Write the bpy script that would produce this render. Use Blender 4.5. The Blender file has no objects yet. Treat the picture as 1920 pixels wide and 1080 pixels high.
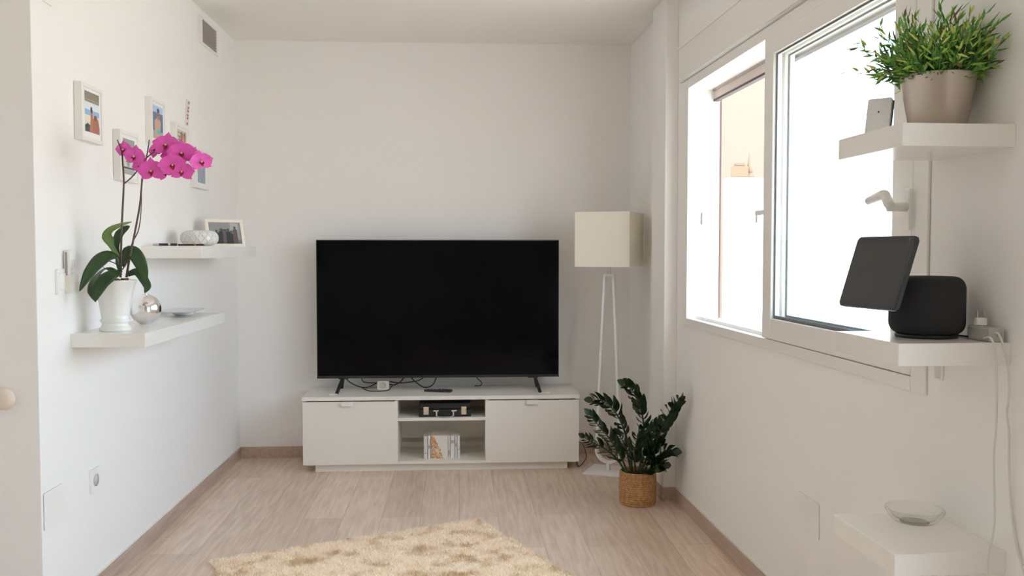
import bpy, bmesh, math, random
from mathutils import Vector, Matrix, Euler, noise
random.seed(7)
PI = math.pi
sc = bpy.context.scene
COL = sc.collection

# ------------------------------------------------------------------ camera
FPX = 1680.0
EYE = Vector((0, 0, 1.31))
YAW = math.atan(100 / FPX)
PIT = math.atan(70 / FPX)
cam_d = bpy.data.cameras.new('camera')
cam_d.sensor_width = 36
cam_d.lens = FPX / 1920 * 36
cam_d.clip_start = 0.02
cam = bpy.data.objects.new('camera', cam_d)
cam.location = EYE
cam.rotation_euler = (PI / 2 - PIT, 0, -YAW)
COL.objects.link(cam)
sc.camera = cam

# ------------------------------------------------------------------ exposure, world
sc.view_settings.view_transform = 'Standard'
sc.view_settings.look = 'None'
sc.view_settings.gamma = 1
sc.view_settings.use_curve_mapping = False
sc.view_settings.exposure = -0.07
sc.cycles.diffuse_bounces = 10
sc.cycles.max_bounces = 16
sc.cycles.transparent_max_bounces = 16
sc.cycles.use_denoising = True

W = bpy.data.worlds.new('sky'); sc.world = W
W.use_nodes = True
nt = W.node_tree; nt.nodes.clear()
wo = nt.nodes.new('ShaderNodeOutputWorld'); bg = nt.nodes.new('ShaderNodeBackground')
tc = nt.nodes.new('ShaderNodeTexCoord'); sx = nt.nodes.new('ShaderNodeSeparateXYZ')
rp = nt.nodes.new('ShaderNodeValToRGB')
rp.color_ramp.elements[0].position = 0.45; rp.color_ramp.elements[0].color = (0.84, 0.82, 0.78, 1)
rp.color_ramp.elements[1].position = 0.62; rp.color_ramp.elements[1].color = (0.76, 0.92, 1.14, 1)
mp = nt.nodes.new('ShaderNodeMapRange'); mp.inputs[1].default_value = -1; mp.inputs[2].default_value = 1
nt.links.new(tc.outputs['Generated'], sx.inputs[0]); nt.links.new(sx.outputs['Z'], mp.inputs[0])
nt.links.new(mp.outputs[0], rp.inputs[0]); nt.links.new(rp.outputs[0], bg.inputs[0])
SKY = 7.6
bg.inputs[1].default_value = SKY
nt.links.new(bg.outputs[0], wo.inputs[0])

TH = 0.0314                                  # the window wall is turned a little
WO = Vector((1.219, 1.9, 0))
WM = Matrix.Translation(WO) @ Matrix.Rotation(TH, 4, 'Z')   # wall frame: x outward, y along the wall, z up

def portal(m, w, h):
    d = bpy.data.lights.new('daylight_portal', 'AREA'); d.shape = 'RECTANGLE'; d.size = w; d.size_y = h
    d.cycles.is_portal = True
    o = bpy.data.objects.new('daylight_portal', d); COL.objects.link(o); o.matrix_world = m
portal(WM @ Matrix.Translation((0.19, 1.45, 1.545)) @ Euler((0, PI / 2, 0)).to_matrix().to_4x4(), 1.25, 2.3)
portal(WM @ Matrix.Translation((0.19, -1.2, 1.08)) @ Euler((0, PI / 2, 0)).to_matrix().to_4x4(), 2.15, 1.4)
sun_d = bpy.data.lights.new('sun', 'SUN'); sun_d.energy = 22; sun_d.angle = 0.01; sun_d.color = (1, 0.93, 0.84)
sun = bpy.data.objects.new('sun', sun_d); COL.objects.link(sun)
sun.rotation_euler = Vector((0.05, -0.5, -1.0)).to_track_quat('-Z', 'Y').to_euler()

# ------------------------------------------------------------------ materials
MATS = {}
def mat(name, col, rough=0.5, metal=0.0, bump=0.0, bscale=200, spec=None, coat=0, vary=0.0, vscale=5, sheen=0, trans=0):
    if name in MATS: return MATS[name]
    m = bpy.data.materials.new(name); m.use_nodes = True
    t = m.node_tree; b = t.nodes['Principled BSDF']
    b.inputs['Base Color'].default_value = (*col, 1); b.inputs['Roughness'].default_value = rough
    b.inputs['Metallic'].default_value = metal
    if spec is not None: b.inputs['Specular IOR Level'].default_value = spec
    if coat: b.inputs['Coat Weight'].default_value = coat; b.inputs['Coat Roughness'].default_value = 0.06
    if sheen: b.inputs['Sheen Weight'].default_value = sheen
    if trans: b.inputs['Transmission Weight'].default_value = trans
    tcn = t.nodes.new('ShaderNodeTexCoord')
    if vary:
        n = t.nodes.new('ShaderNodeTexNoise'); n.inputs['Scale'].default_value = vscale; n.inputs['Detail'].default_value = 4
        r = t.nodes.new('ShaderNodeMix'); r.data_type = 'RGBA'
        r.inputs[6].default_value = (*[c * (1 - vary) for c in col], 1)
        r.inputs[7].default_value = (*[min(1, c * (1 + vary)) for c in col], 1)
        t.links.new(tcn.outputs['Object'], n.inputs['Vector']); t.links.new(n.outputs['Fac'], r.inputs[0])
        t.links.new(r.outputs[2], b.inputs['Base Color'])
    if bump:
        n = t.nodes.new('ShaderNodeTexNoise'); n.inputs['Scale'].default_value = bscale; n.inputs['Detail'].default_value = 3
        bp = t.nodes.new('ShaderNodeBump'); bp.inputs['Strength'].default_value = bump; bp.inputs['Distance'].default_value = 0.002
        t.links.new(tcn.outputs['Object'], n.inputs['Vector']); t.links.new(n.outputs['Fac'], bp.inputs['Height'])
        t.links.new(bp.outputs[0], b.inputs['Normal'])
    MATS[name] = m
    return m
paint = mat('wall_paint', (0.87, 0.855, 0.835), 0.75, bump=0.25, bscale=60)
ceilm = mat('ceiling_paint', (0.86, 0.84, 0.81), 0.8, bump=0.1, bscale=60)
lacq = mat('white_lacquer', (0.84, 0.82, 0.78), 0.22)
cabm = mat('cabinet_lacquer', (0.84, 0.80, 0.73), 0.4)
upvc = mat('white_window_plastic', (0.85, 0.83, 0.80), 0.35)
gasket = mat('dark_gasket', (0.16, 0.16, 0.165), 0.6)
plast = mat('white_plastic', (0.86, 0.85, 0.82), 0.35)
blackp = mat('black_plastic', (0.012, 0.012, 0.013), 0.4)
screenm = mat('tv_glass', (0.002, 0.002, 0.002), 0.10, spec=0.12)
frame_m = mat('white_frame', (0.82, 0.80, 0.77), 0.4)
cream = mat('cream_frame', (0.84, 0.79, 0.70), 0.4)
chrome = mat('chrome', (0.88, 0.87, 0.86), 0.17, 1.0)
porc = mat('white_porcelain', (0.86, 0.86, 0.83), 0.18, coat=0.3)
shade_m = mat('lamp_shade_fabric', (0.82, 0.77, 0.66), 0.85, bump=0.3, bscale=500)
whitemetal = mat('white_metal', (0.82, 0.82, 0.82), 0.35)
soil = mat('soil', (0.02, 0.013, 0.008), 0.95, bump=1, bscale=150)
bark = mat('bark_chips', (0.20, 0.09, 0.04), 0.9, bump=1, bscale=120, vary=0.5, vscale=60)

def glass(name, tint=(1, 1, 1), gl=0.06):
    if name in MATS: return MATS[name]
    m = bpy.data.materials.new(name); m.use_nodes = True; t = m.node_tree; t.nodes.clear()
    o = t.nodes.new('ShaderNodeOutputMaterial'); mx = t.nodes.new('ShaderNodeMixShader')
    tr = t.nodes.new('ShaderNodeBsdfTransparent'); tr.inputs[0].default_value = (*tint, 1)
    g = t.nodes.new('ShaderNodeBsdfGlossy'); g.inputs['Roughness'].default_value = 0.02
    lwn = t.nodes.new('ShaderNodeLayerWeight'); lwn.inputs[0].default_value = 0.5
    pw = t.nodes.new('ShaderNodeMath'); pw.operation = 'POWER'; pw.inputs[1].default_value = 4.5
    f = t.nodes.new('ShaderNodeMath'); f.operation = 'MULTIPLY_ADD'; f.inputs[1].default_value = 0.85; f.inputs[2].default_value = 0.035
    t.links.new(lwn.outputs['Facing'], pw.inputs[0]); t.links.new(pw.outputs[0], f.inputs[0])
    t.links.new(f.outputs[0], mx.inputs[0])
    t.links.new(tr.outputs[0], mx.inputs[1]); t.links.new(g.outputs[0], mx.inputs[2]); t.links.new(mx.outputs[0], o.inputs[0])
    MATS[name] = m
    return m
wglass = glass('window_glass', (0.96, 0.98, 0.97))

def wood_mat(name, cols, plank=(1.3, 0.19), rough=0.38, planks=True, rot=PI / 2):
    m = bpy.data.materials.new(name); m.use_nodes = True; t = m.node_tree; b = t.nodes['Principled BSDF']
    b.inputs['Roughness'].default_value = rough
    tcn = t.nodes.new('ShaderNodeTexCoord'); mpn = t.nodes.new('ShaderNodeMapping'); mpn.inputs['Rotation'].default_value = (0, 0, rot)
    t.links.new(tcn.outputs['Object'], mpn.inputs[0])
    st = t.nodes.new('ShaderNodeMapping'); st.inputs['Scale'].default_value = (1.2, 14, 14)
    t.links.new(mpn.outputs[0], st.inputs[0])
    gr = t.nodes.new('ShaderNodeTexNoise'); gr.inputs['Scale'].default_value = 3.5; gr.inputs['Detail'].default_value = 8; gr.inputs['Distortion'].default_value = 0.5
    t.links.new(st.outputs[0], gr.inputs['Vector'])
    ramp = t.nodes.new('ShaderNodeValToRGB')
    ramp.color_ramp.elements[0].position = 0.3; ramp.color_ramp.elements[0].color = (*cols[0], 1)
    ramp.color_ramp.elements[1].position = 0.72; ramp.color_ramp.elements[1].color = (*cols[1], 1)
    t.links.new(gr.outputs['Fac'], ramp.inputs[0])
    if planks:
        br = t.nodes.new('ShaderNodeTexBrick'); br.offset = 0.37; br.inputs['Scale'].default_value = 1
        br.inputs['Brick Width'].default_value = plank[0]; br.inputs['Row Height'].default_value = plank[1]
        br.inputs['Mortar Size'].default_value = 0.0015; br.inputs['Mortar Smooth'].default_value = 0.1
        br.inputs['Color1'].default_value = (0.91, 0.895, 0.88, 1); br.inputs['Color2'].default_value = (1.07, 1.07, 1.075, 1)
        br.inputs['Mortar'].default_value = (0.72, 0.68, 0.64, 1); br.inputs['Bias'].default_value = 0
        t.links.new(mpn.outputs[0], br.inputs['Vector'])
        mx = t.nodes.new('ShaderNodeMix'); mx.data_type = 'RGBA'; mx.blend_type = 'MULTIPLY'; mx.inputs[0].default_value = 1
        t.links.new(ramp.outputs[0], mx.inputs[6]); t.links.new(br.outputs['Color'], mx.inputs[7])
        t.links.new(mx.outputs[2], b.inputs['Base Color'])
    else:
        t.links.new(ramp.outputs[0], b.inputs['Base Color'])
    MATS[name] = m
    return m
floorm = wood_mat('pale_wood_floor', ((0.60, 0.455, 0.355), (0.78, 0.635, 0.52)))
basem = wood_mat('wood_baseboard', ((0.43, 0.31, 0.25), (0.58, 0.445, 0.37)), planks=False, rough=0.4)

# ------------------------------------------------------------------ mesh helpers
class MB:
    def __init__(s): s.bm = bmesh.new(); s.mats = []
    def _mi(s, m):
        if m is None: return 0
        if m not in s.mats: s.mats.append(m)
        return s.mats.index(m)
    def _fin(s, faces, m, smooth, M, verts):
        if M is not None: bmesh.ops.transform(s.bm, matrix=M, verts=verts)
        k = s._mi(m)
        for f in faces: f.material_index = k; f.smooth = smooth
    def raw(s, vs, fs, m=None, smooth=True, M=None):
        v = [s.bm.verts.new(p) for p in vs]; out = []
        for f in fs:
            try: out.append(s.bm.faces.new([v[i] for i in f]))
            except ValueError: pass
        s._fin(out, m, smooth, M, v); return s
    def box(s, x0, x1, y0, y1, z0, z1, m=None, bev=0.0, M=None, seg=2):
        tb = bmesh.new()
        bmesh.ops.create_cube(tb, size=1, matrix=Matrix.Translation(((x0 + x1) / 2, (y0 + y1) / 2, (z0 + z1) / 2)) @ Matrix.Diagonal((abs(x1 - x0), abs(y1 - y0), abs(z1 - z0), 1)))
        if bev: bmesh.ops.bevel(tb, geom=list(tb.edges), offset=bev, segments=seg, affect='EDGES', profile=0.5)
        return s._merge(tb, m, False, M)
    def _merge(s, tb, m, smooth, M):
        tb.verts.index_update()
        v = [s.bm.verts.new(p.co) for p in tb.verts]
        fs = [s.bm.faces.new([v[q.index] for q in f.verts]) for f in tb.faces]
        s._fin(fs, m, smooth, M, v); tb.free(); return s
    def prism(s, poly, z0, z1, m=None, M=None, bev=0, smooth=False, seg=2):      # outline in xy, extruded in z
        tb = bmesh.new(); n = len(poly)
        a = [tb.verts.new((p[0], p[1], z0)) for p in poly]; b = [tb.verts.new((p[0], p[1], z1)) for p in poly]
        f1 = tb.faces.new(a[::-1]); f2 = tb.faces.new(b)
        for i in range(n): tb.faces.new((a[i], a[(i + 1) % n], b[(i + 1) % n], b[i]))
        if bev: bmesh.ops.bevel(tb, geom=list(f1.edges) + list(f2.edges), offset=bev, segments=seg, affect='EDGES')
        return s._merge(tb, m, smooth, M)
    def lathe(s, prof, n=40, m=None, M=None, smooth=True, cap=True):              # prof: (r, z)
        vs, fs = [], []
        for r, z in prof:
            for i in range(n): vs.append((r * math.cos(2 * PI * i / n), r * math.sin(2 * PI * i / n), z))
        for k in range(len(prof) - 1):
            for i in range(n):
                j = (i + 1) % n; fs.append((k * n + i, k * n + j, (k + 1) * n + j, (k + 1) * n + i))
        if cap:
            if prof[0][0] > 1e-5: fs.append(tuple(range(n))[::-1])
            if prof[-1][0] > 1e-5: fs.append(tuple((len(prof) - 1) * n + i for i in range(n)))
        return s.raw(vs, fs, m, smooth, M)
    def cyl(s, p, q, r, r2=None, n=16, m=None, smooth=True):
        return s.tube([p, q], [r, r if r2 is None else r2], n, m)
    def tube(s, pts, r, n=8, m=None, M=None):
        pts = [Vector(p) for p in pts]; rr = r if isinstance(r, (list, tuple)) else [r] * len(pts)
        vs, fs = [], []; prev = None
        for i, p in enumerate(pts):
            t = (pts[min(i + 1, len(pts) - 1)] - pts[max(i - 1, 0)]).normalized()
            if prev is None:
                u = t.orthogonal().normalized()
            else:
                u = (prev - t * prev.dot(t)).normalized()
            prev = u; v = t.cross(u)
            for k in range(n):
                a = 2 * PI * k / n; vs.append(p + (u * math.cos(a) + v * math.sin(a)) * rr[i])
        for i in range(len(pts) - 1):
            for k in range(n):
                j = (k + 1) % n; fs.append((i * n + k, i * n + j, (i + 1) * n + j, (i + 1) * n + k))
        fs.append(tuple(range(n))[::-1]); fs.append(tuple((len(pts) - 1) * n + k for k in range(n)))
        return s.raw(vs, fs, m, True, M)
    def build(s, name, m=None, parent=None, M=None, auto=False, sub=0):
        if m is not None and not s.mats: s.mats = [m]
        me = bpy.data.meshes.new(name)
        bmesh.ops.recalc_face_normals(s.bm, faces=s.bm.faces)
        s.bm.to_mesh(me); s.bm.free()
        for q in s.mats: me.materials.append(q)
        o = bpy.data.objects.new(name, me); COL.objects.link(o)
        if parent is not None: o.parent = parent
        if M is not None: o.matrix_basis = M
        if sub:
            md = o.modifiers.new('s', 'SUBSURF'); md.levels = sub; md.render_levels = sub
        return o

def tag(o, label=None, cat=None, group=None, kind=None):
    if label: o['label'] = label
    if cat: o['category'] = cat
    if group: o['group'] = group
    if kind: o['kind'] = kind
    return o
def thing(name, label, cat, loc=(0, 0, 0), rz=0.0, group=None, M=None):
    o = bpy.data.objects.new(name, None); COL.objects.link(o); o.empty_display_size = 0.05
    if M is not None: o.matrix_basis = M
    else: o.location = loc; o.rotation_euler = (0, 0, rz)
    return tag(o, label, cat, group)
def wl(x, y, z=0, rz=0): return WM @ Matrix.Translation((x, y, z)) @ Matrix.Rotation(rz, 4, 'Z')
def smooth_pts(pts, n=6):
    P = [Vector(p) for p in pts]; out = []
    for i in range(len(P) - 1):
        p0 = P[max(i - 1, 0)]; p1 = P[i]; p2 = P[i + 1]; p3 = P[min(i + 2, len(P) - 1)]
        for k in range(n):
            t = k / n
            out.append(0.5 * ((2 * p1) + (p2 - p0) * t + (2 * p0 - 5 * p1 + 4 * p2 - p3) * t * t + (3 * p1 - p0 - 3 * p2 + p3) * t ** 3))
    out.append(P[-1]); return out
_cm = cam.matrix_basis.to_3x3() if False else Euler((PI / 2 - PIT, 0, -YAW)).to_matrix()
def at(px, py, Y):            # real point at depth Y for a measured direction
    d = _cm @ Vector(((px - 960) / FPX, -(py - 540) / FPX, -1)); return EYE + d * (Y / d.y)
def rrect(w, h, r, n=6):
    o = []
    for cx, cy, a0 in ((w / 2 - r, h / 2 - r, 0), (-w / 2 + r, h / 2 - r, 90), (-w / 2 + r, -h / 2 + r, 180), (w / 2 - r, -h / 2 + r, 270)):
        for i in range(n + 1):
            a = math.radians(a0 + 90 * i / n); o.append((cx + r * math.cos(a), cy + r * math.sin(a)))
    return o

# ------------------------------------------------------------------ the room
H = 2.615
LX = -1.385; NY = 3.03; BY = 5.71
tag(MB().box(-2.6, 1.6, -3.4, 5.95, -0.12, 0).build('floor', floorm), kind='structure')
tag(MB().box(-2.6, 1.6, -3.4, 5.95, H, H + 0.15).build('ceiling', ceilm), kind='structure')
tag(MB().box(LX - 0.2, 1.4, BY, BY + 0.2, 0, H).build('wall_back', paint), kind='structure')
tag(MB().box(LX - 0.2, LX, NY, BY, 0, H, bev=0.002).build('wall_left', paint), kind='structure')
tag(MB().box(-2.6, LX - 0.2, NY, NY + 0.2, 0, H).build('wall_partition', paint), kind='structure')
tag(MB().box(-2.6, 1.75, -3.4, -3.2, 0, H).build('wall_rear', paint), kind='structure')
m = MB()
m.box(-2.6, -2.4, -3.2, NY, 0, H)
tag(m.build('wall_side', paint), kind='structure')
wt = 0.17; wy0, wy1, wz0, wz1 = 0.355, 2.56, 0.945, 2.145
m = MB()
m.box(0, wt, -5.45, -1.9, 0, H); m.box(0, wt, -1.9, -0.5, 2.15, H); m.box(0, wt, -0.5, wy0, 0, H); m.box(0, wt, wy1, 3.9, 0, H)
m.box(0, wt, wy0, wy1, 0, wz0); m.box(0, wt, wy0, wy1, wz1 + 0.19, H)
m.box(-0.068, 0, 2.70, 2.975, 0, H, bev=0.003)
tag(m.build('wall_right', paint, M=WM), kind='structure')
# baseboards
bh = 0.07
tag(MB().box(LX + 0.01, 1.15, BY - 0.01, BY, 0, bh).build('baseboard_back', basem), kind='structure')
m = MB().box(LX, LX + 0.01, NY - 0.01, BY, 0, bh)
tag(m.build('baseboard_left', basem), kind='structure')
tag(MB().box(-2.4, LX, NY - 0.01, NY, 0, bh).build('baseboard_partition', basem), kind='structure')
m = MB().box(-0.01, 0, -5.3, -1.9, 0, bh); m.box(-0.01, 0, -0.5, 2.69, 0, bh); m.box(-0.078, 0, 2.69, 2.70, 0, bh); m.box(-0.078, -0.068, 2.70, 2.985, 0, bh); m.box(-0.01, 0, 2.985, 3.8, 0, bh)
tag(m.build('baseboard_right', basem, M=WM), kind='structure')
caulk = mat('pale_caulk', (0.8, 0.77, 0.7), 0.6)
tag(MB().box(LX, LX + 0.006, NY, BY - 0.01, bh, bh + 0.004).build('trim_1', caulk), kind='structure')
tag(MB().box(-0.006, 0, 0, 2.69, bh, bh + 0.004).build('trim_2', caulk, M=WM), kind='structure')

# ---- sliding window
fr = MB()
fy0, fy1, fz0, fz1 = 0.335, 2.575, 0.935, 2.155
def rectframe(mb, y0, y1, z0, z1, x0, x1, wl_, wr, wb, wt_, m=None, bev=0.003):
    mb.box(x0, x1, y0, y0 + wl_, z0, z1, m, bev); mb.box(x0, x1, y1 - wr, y1, z0, z1, m, bev)
    mb.box(x0, x1, y0 + wl_, y1 - wr, z0, z0 + wb, m, bev); mb.box(x0, x1, y0 + wl_, y1 - wr, z1 - wt_, z1, m, bev)
rectframe(fr, fy0, fy1, fz0, fz1, -0.008, 0.0, 0.07, 0.075, 0.04, 0.045)
rectframe(fr, wy0, wy1, wz0, wz1, 0.0, 0.12, 0.04, 0.035, 0.03, 0.035)
fr.box(0.028, 0.034, wy0 + .04, wy1 - .035, wz0 + .03, wz0 + .045); fr.box(0.085, 0.09, wy0 + .04, wy1 - .035, wz0 + .03, wz0 + .045)
win = tag(fr.build('window_1', upvc, M=WM), kind='structure')
def sash(name, y0, y1, x0, x1):
    z0, z1 = 0.978, 2.112
    s_ = MB(); rectframe(s_, y0, y1, z0, z1, x0, x1, 0.105, 0.085, 0.078, 0.072)
    s_ = s_.build(name, upvc, win)
    g = MB(); rectframe(g, y0 + .105, y1 - .085, z0 + .078, z1 - .072, x0 + .012, x0 + 0.018, 0.006, 0.006, 0.012, 0.006)
    g.build('gasket', gasket, s_)
    g = MB().box((x0 + x1) / 2 - .003, (x0 + x1) / 2 + .003, y0 + .105, y1 - .085, z0 + .078, z1 - .072); g.build('pane', wglass, s_)
    return s_
s1 = sash('window_sash', 0.408, 1.475, -0.010, 0.026)
s2 = sash('window_sash', 0.42, 1.49, 0.042, 0.08)
# lever handle on the near stile
h = MB(); h.box(-0.024, -0.009, 0.398, 0.426, 1.365, 1.475, bev=0.006)
h.tube([(-0.02, 0.412, 1.425), (-0.074, 0.412, 1.425)], 0.012, 14)
h.tube([(-0.068, 0.405, 1.424), (-0.070, 0.416, 1.434), (-0.070, 0.434, 1.456), (-0.070, 0.440, 1.4595), (-0.070, 0.448, 1.460), (-0.070, 0.527, 1.447)], [.011, .0135, .013, .0135, .013, .0105], 14)
h.build('window_handle', plast, s1)
h = MB(); h.box(0.0, 0.02, 1.475, 1.59, 1.448, 1.468, bev=0.003); h.box(0.0, 0.02, 1.475, 1.50, 1.40, 1.449, bev=.003)
h.box(0.002, 0.018, 1.57, 1.59, 1.42, 1.449, bev=.003)
h.build('edge_pull', plast, s1)
k = MB().box(0.07, 0.1, wy1 - 0.047, wy1 - 0.034, 1.44, 1.5, bev=0.003); k.build('latch_keeper', mat('grey_metal', (.3, .28, .26), .4, .6), win)
# shutter box over the window and the lowered slat outside
b = MB(); b.box(-0.02, 0.13, 0.28, 2.625, 2.158, 2.336, bev=0.003); b.box(-0.026, -0.018, 0.28, 2.625, 2.162, 2.168); b.box(-.024, -.018, .28, 2.625, 2.325, 2.336)
tag(b.build('trim_3', upvc, M=WM), kind='structure')
sh = MB()
for i in range(2): sh.box(0.135, 0.15, wy0, wy1, 2.062 + i * 0.045, 2.105 + i * 0.045, bev=0.004)
sh.build('shutter_slats', mat('shutter_beige', (.60, .53, .47), .5), win)
g = MB(); g.box(0.12, 0.165, wy1 - 0.03, wy1, wz0, 2.1); g.box(.12, .165, wy0, wy0 + .03, wz0, 2.1); g.build('shutter_guide', upvc, win)
sq = MB().box(0.130, 0.156, wy0, wy1, 2.052, 2.0625); sq.build('bottom_seal', mat('seal_dark', (.07, .05, .045), .6), win)
g = MB(); g.box(0.165, 0.172, wy1 - 0.034, wy1 - .022, wz0, 2.1); g.build('guide_seal', mat('guide_seal_brown', (.12, .06, .05), .6), win)
# unseen balcony doors, added behind the camera to light the shelf ends
m = MB()
for y in (-1.9, -0.58): m.box(0.0, 0.05, y, y + 0.08, 0, 2.15)
m.box(0.0, 0.05, -1.82, -0.58, 2.07, 2.15); m.box(0.0, 0.05, -1.82, -0.58, 0, 0.08)
w2 = tag(m.build('window_added', upvc, M=WM), kind='structure')
MB().box(.022, .028, -1.82, -.58, 0.08, 2.07).build('pane', wglass, w2)

# ---- outside
terr = mat('terrace_tile', (.7, .66, .6), .7)
tag(MB().box(2.0, 30, -20, 30, -3.2, -3.0).build('ground', terr), kind='structure')
tag(MB().box(1.42, 9, -8, 6.5, -.25, -.1).build('terrace', mat('terrace_warm', (.50, .455, .405), .8)), kind='structure')
beige = mat('beige_render', (.18, .142, .102), .85, bump=.4, bscale=30)
tag(MB().box(1.45, 3.0, 8.5, 12, -3, 6, bev=.01).build('building', beige), 'beige rendered house wall outside the open half of the window', 'building')
tag(MB().box(2.28, 7.5, 7.5, 7.65, -3, 1.93, bev=.01).build('terrace_wall', mat('white_render', (.88, .86, .83), .8)), 'bright white terrace wall low outside the window, in front of the beige house', 'wall')

tc_ = mat('pale_terracotta', (.17, .115, .068), .85)
m = MB(); m.box(2.335, 2.465, 7.52, 7.62, 1.93, 2.03, bev=.01); m.box(2.36, 2.44, 7.53, 7.61, 2.03, 2.06, bev=.008)
m.lathe([(.03, 2.03), (.035, 2.07), (.018, 2.09), (.012, 2.15), (.003, 2.21), (0, 2.21)], 16, M=Matrix.Translation((2.485, 7.57, -.06))); m.lathe([(.05, 1.93), (.05, 1.95), (.03, 1.975), (0, 1.975)], 16, M=Matrix.Translation((2.485, 7.57, 0)))
tag(m.build('masonry_ornament', tc_), 'small pale orange ornament on top of the white terrace wall outside the window', 'ornament')

# ------------------------------------------------------------------ TV cabinet
cab = thing('tv_cabinet', 'low white TV bench with two doors and an open middle, under the television', 'tv bench', (-0.1005, 5.495, 0))
def C(mb): return Matrix.Translation((0.1005, -5.495, 0))
CX = Matrix.Translation((0.1005, -5.495, 0))
x0, x1, yf, yb = -0.918, 0.717, 5.292, 5.698
b = MB(); b.box(x0, x0 + .016, yf + .018, yb, .045, .424); b.box(x1 - .016, x1, yf + .018, yb, .045, .424)
b.box(-.378, -.362, yf + .002, yb, .06, .424); b.box(.156, .172, yf + .002, yb, .06, .424)
b.box(x0 + .016, x1 - .016, yf + .002, yb, .045, .061)
b.box(x0 + .016, x1 - .016, yb - .012, yb - .004, .12, .424); b.box(x0 + .016, x1 - .016, yb - .012, yb - .004, .061, .095)
b.build('body', cabm, cab, CX)
MB().box(x0 - .003, x1 + .003, yf - .004, yb, .427, .45, bev=.002).build('top', cabm, cab, CX)
MB().box(-.85, .65, yf + .03, yb - .02, 0, .045).build('plinth', cabm, cab, CX)
MB().box(-.362, .156, yf + .004, yb - .02, .302, .32).build('shelf', cabm, cab, CX)
for a, c_, hx in ((x0, -.3655, -.655), (.159, x1, .436)):
    d = MB().box(a, c_, yf, yf + .016, .047, .42, bev=.0015).build('door', cabm, cab, CX)
    hh = MB(); hh.box(hx - .036, hx + .036, yf - .019, yf + .01, .417, .4215, bev=.001); hh.box(hx - .036, hx + .036, yf - .021, yf - .018, .398, .4215, bev=.001)
    hh.build('handle', mat('handle_white', (.86, .83, .78), .3), d)

# ------------------------------------------------------------------ television
tx0, tx1, tz0, tz1, ty = -.864, .618, .530, 1.376, 5.50
tv = thing('television', 'large flat black television standing on the white bench', 'television', ((tx0 + tx1) / 2, 5.5, .45))
TM = Matrix.Translation((-(tx0 + tx1) / 2, -5.5, -.45))
b = MB(); b.box(tx0, tx1, ty, ty + .025, tz0, tz1, bev=.003); b.box(tx0 + .15, tx1 - .15, ty + .02, ty + .06, tz0 + .03, tz0 + .5, bev=.01)
b.build('housing', mat('tv_housing', (.02, .022, .025), .35), tv, TM)
MB().box(tx0 + .006, tx1 - .006, ty - .002, ty + .001, tz0 + .016, tz1 - .006).build('screen', screenm, tv, TM)
MB().box(tx0, tx1, ty - .003, ty + .002, tz0, tz0 + .013, bev=.001).build('bottom_bezel', mat('bezel_grey', (.035, .037, .04), .35, .5), tv, TM)
for sx_, cx_ in ((-1, -.715), (1, .475)):
    l = MB()
    for yy, fy in ((5.51, 5.395), (5.53, 5.62)):
        l.box(-1, 1, -1, 1, -1, 1, M=Matrix(((.010, 0, (-.012 * sx_), cx_ + sx_ * .006), (0, .008, (yy - fy) / 2, (fy + yy) / 2), (0, 0, .043, .45 + .043), (0, 0, 0, 1))))
    l.box(cx_ - .02, cx_ + .04 if sx_ < 0 else cx_ + .02, 5.50, 5.54, .525, .537) if sx_ < 0 else l.box(cx_ - .05, cx_ + .015, 5.50, 5.54, .525, .537)
    l.build('leg', blackp, tv, TM)

# white blobs: felt pads under the television feet
for xx, lab in ((-.752, 'left'), (.525, 'right')):
    o = MB().prism(rrect(.05, .03, .012), 0, .004, bev=.001).build('felt_pad', mat('pad', (.86, .80, .72), .8), M=Matrix.Translation((xx, 5.385, .45)))
    tag(o, f'small pale pad on the bench beside the {lab} foot of the television', 'pad', 'pads by the television feet')

# cables, plug block and remote
def cable(name, pts, r, m, label, n=8, M=None, group=None, cat='cable'):
    o = MB().tube(smooth_pts(pts, 8), r, n).build(name, m, M=M); return tag(o, label, cat, group)
zb = .4535
cable('cable', [(-.70, 5.54, .53), (-.67, 5.54, .50), (-.62, 5.55, zb + .02), (-.57, 5.56, zb + .01), (-.508, 5.56, .49)], .0035, blackp, 'black cable looping from the left television foot to the white socket block', group=None)
cable('cable', [(-.606, 5.60, .56), (-.60, 5.60, .50), (-.56, 5.60, .487), (-.505, 5.585, .488)], .003, blackp, 'short black cable dropping behind the screen into the left of the socket block')
cable('cable', [(-.60, 5.52, .472), (-.55, 5.49, zb), (-.47, 5.48, zb), (-.43, 5.49, zb + .004), (-.418, 5.53, .47), (-.41, 5.56, .48)], .0028, blackp, 'thin black cable curving under the front of the socket block')
cable('cable', [(-.43, 5.575, .497), (-.38, 5.57, .49), (-.33, 5.56, .492), (-.25, 5.56, .505), (-.20, 5.57, .54)], .0035, blackp, 'black cable running right from the socket block, upper of the two')
cable('cable', [(-.43, 5.55, .485), (-.40, 5.55, .48), (-.36, 5.55, .50), (-.33, 5.56, .54)], .004, blackp, 'black cable rising steeply right of the socket block')
cable('cable', [(-.31, 5.56, .54), (-.27, 5.54, .50), (-.21, 5.53, zb + .012), (-.16, 5.535, zb + .03), (-.135, 5.56, .54)], .0035, blackp, 'black cable hanging in a loop above the remote control')
cable('cable', [(.09, 5.57, .54), (.12, 5.56, .51), (.14, 5.55, .49), (.135, 5.56, .47), (.10, 5.66, zb)], .003, blackp, 'short black cable end hanging below the right half of the screen')
b = thing('socket_block', 'small white multi-socket block lying under the television among the cables', 'socket block', (-.468, 5.56, .45))
MB().prism(rrect(.072, .055, .009), -.02, .02, bev=.003, M=Matrix.Translation((0, 0, .0285)) @ Matrix.Rotation(PI / 2, 4, 'X')).build('housing', mat('ivory_plastic', (.80, .74, .62), .4), b)
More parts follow.
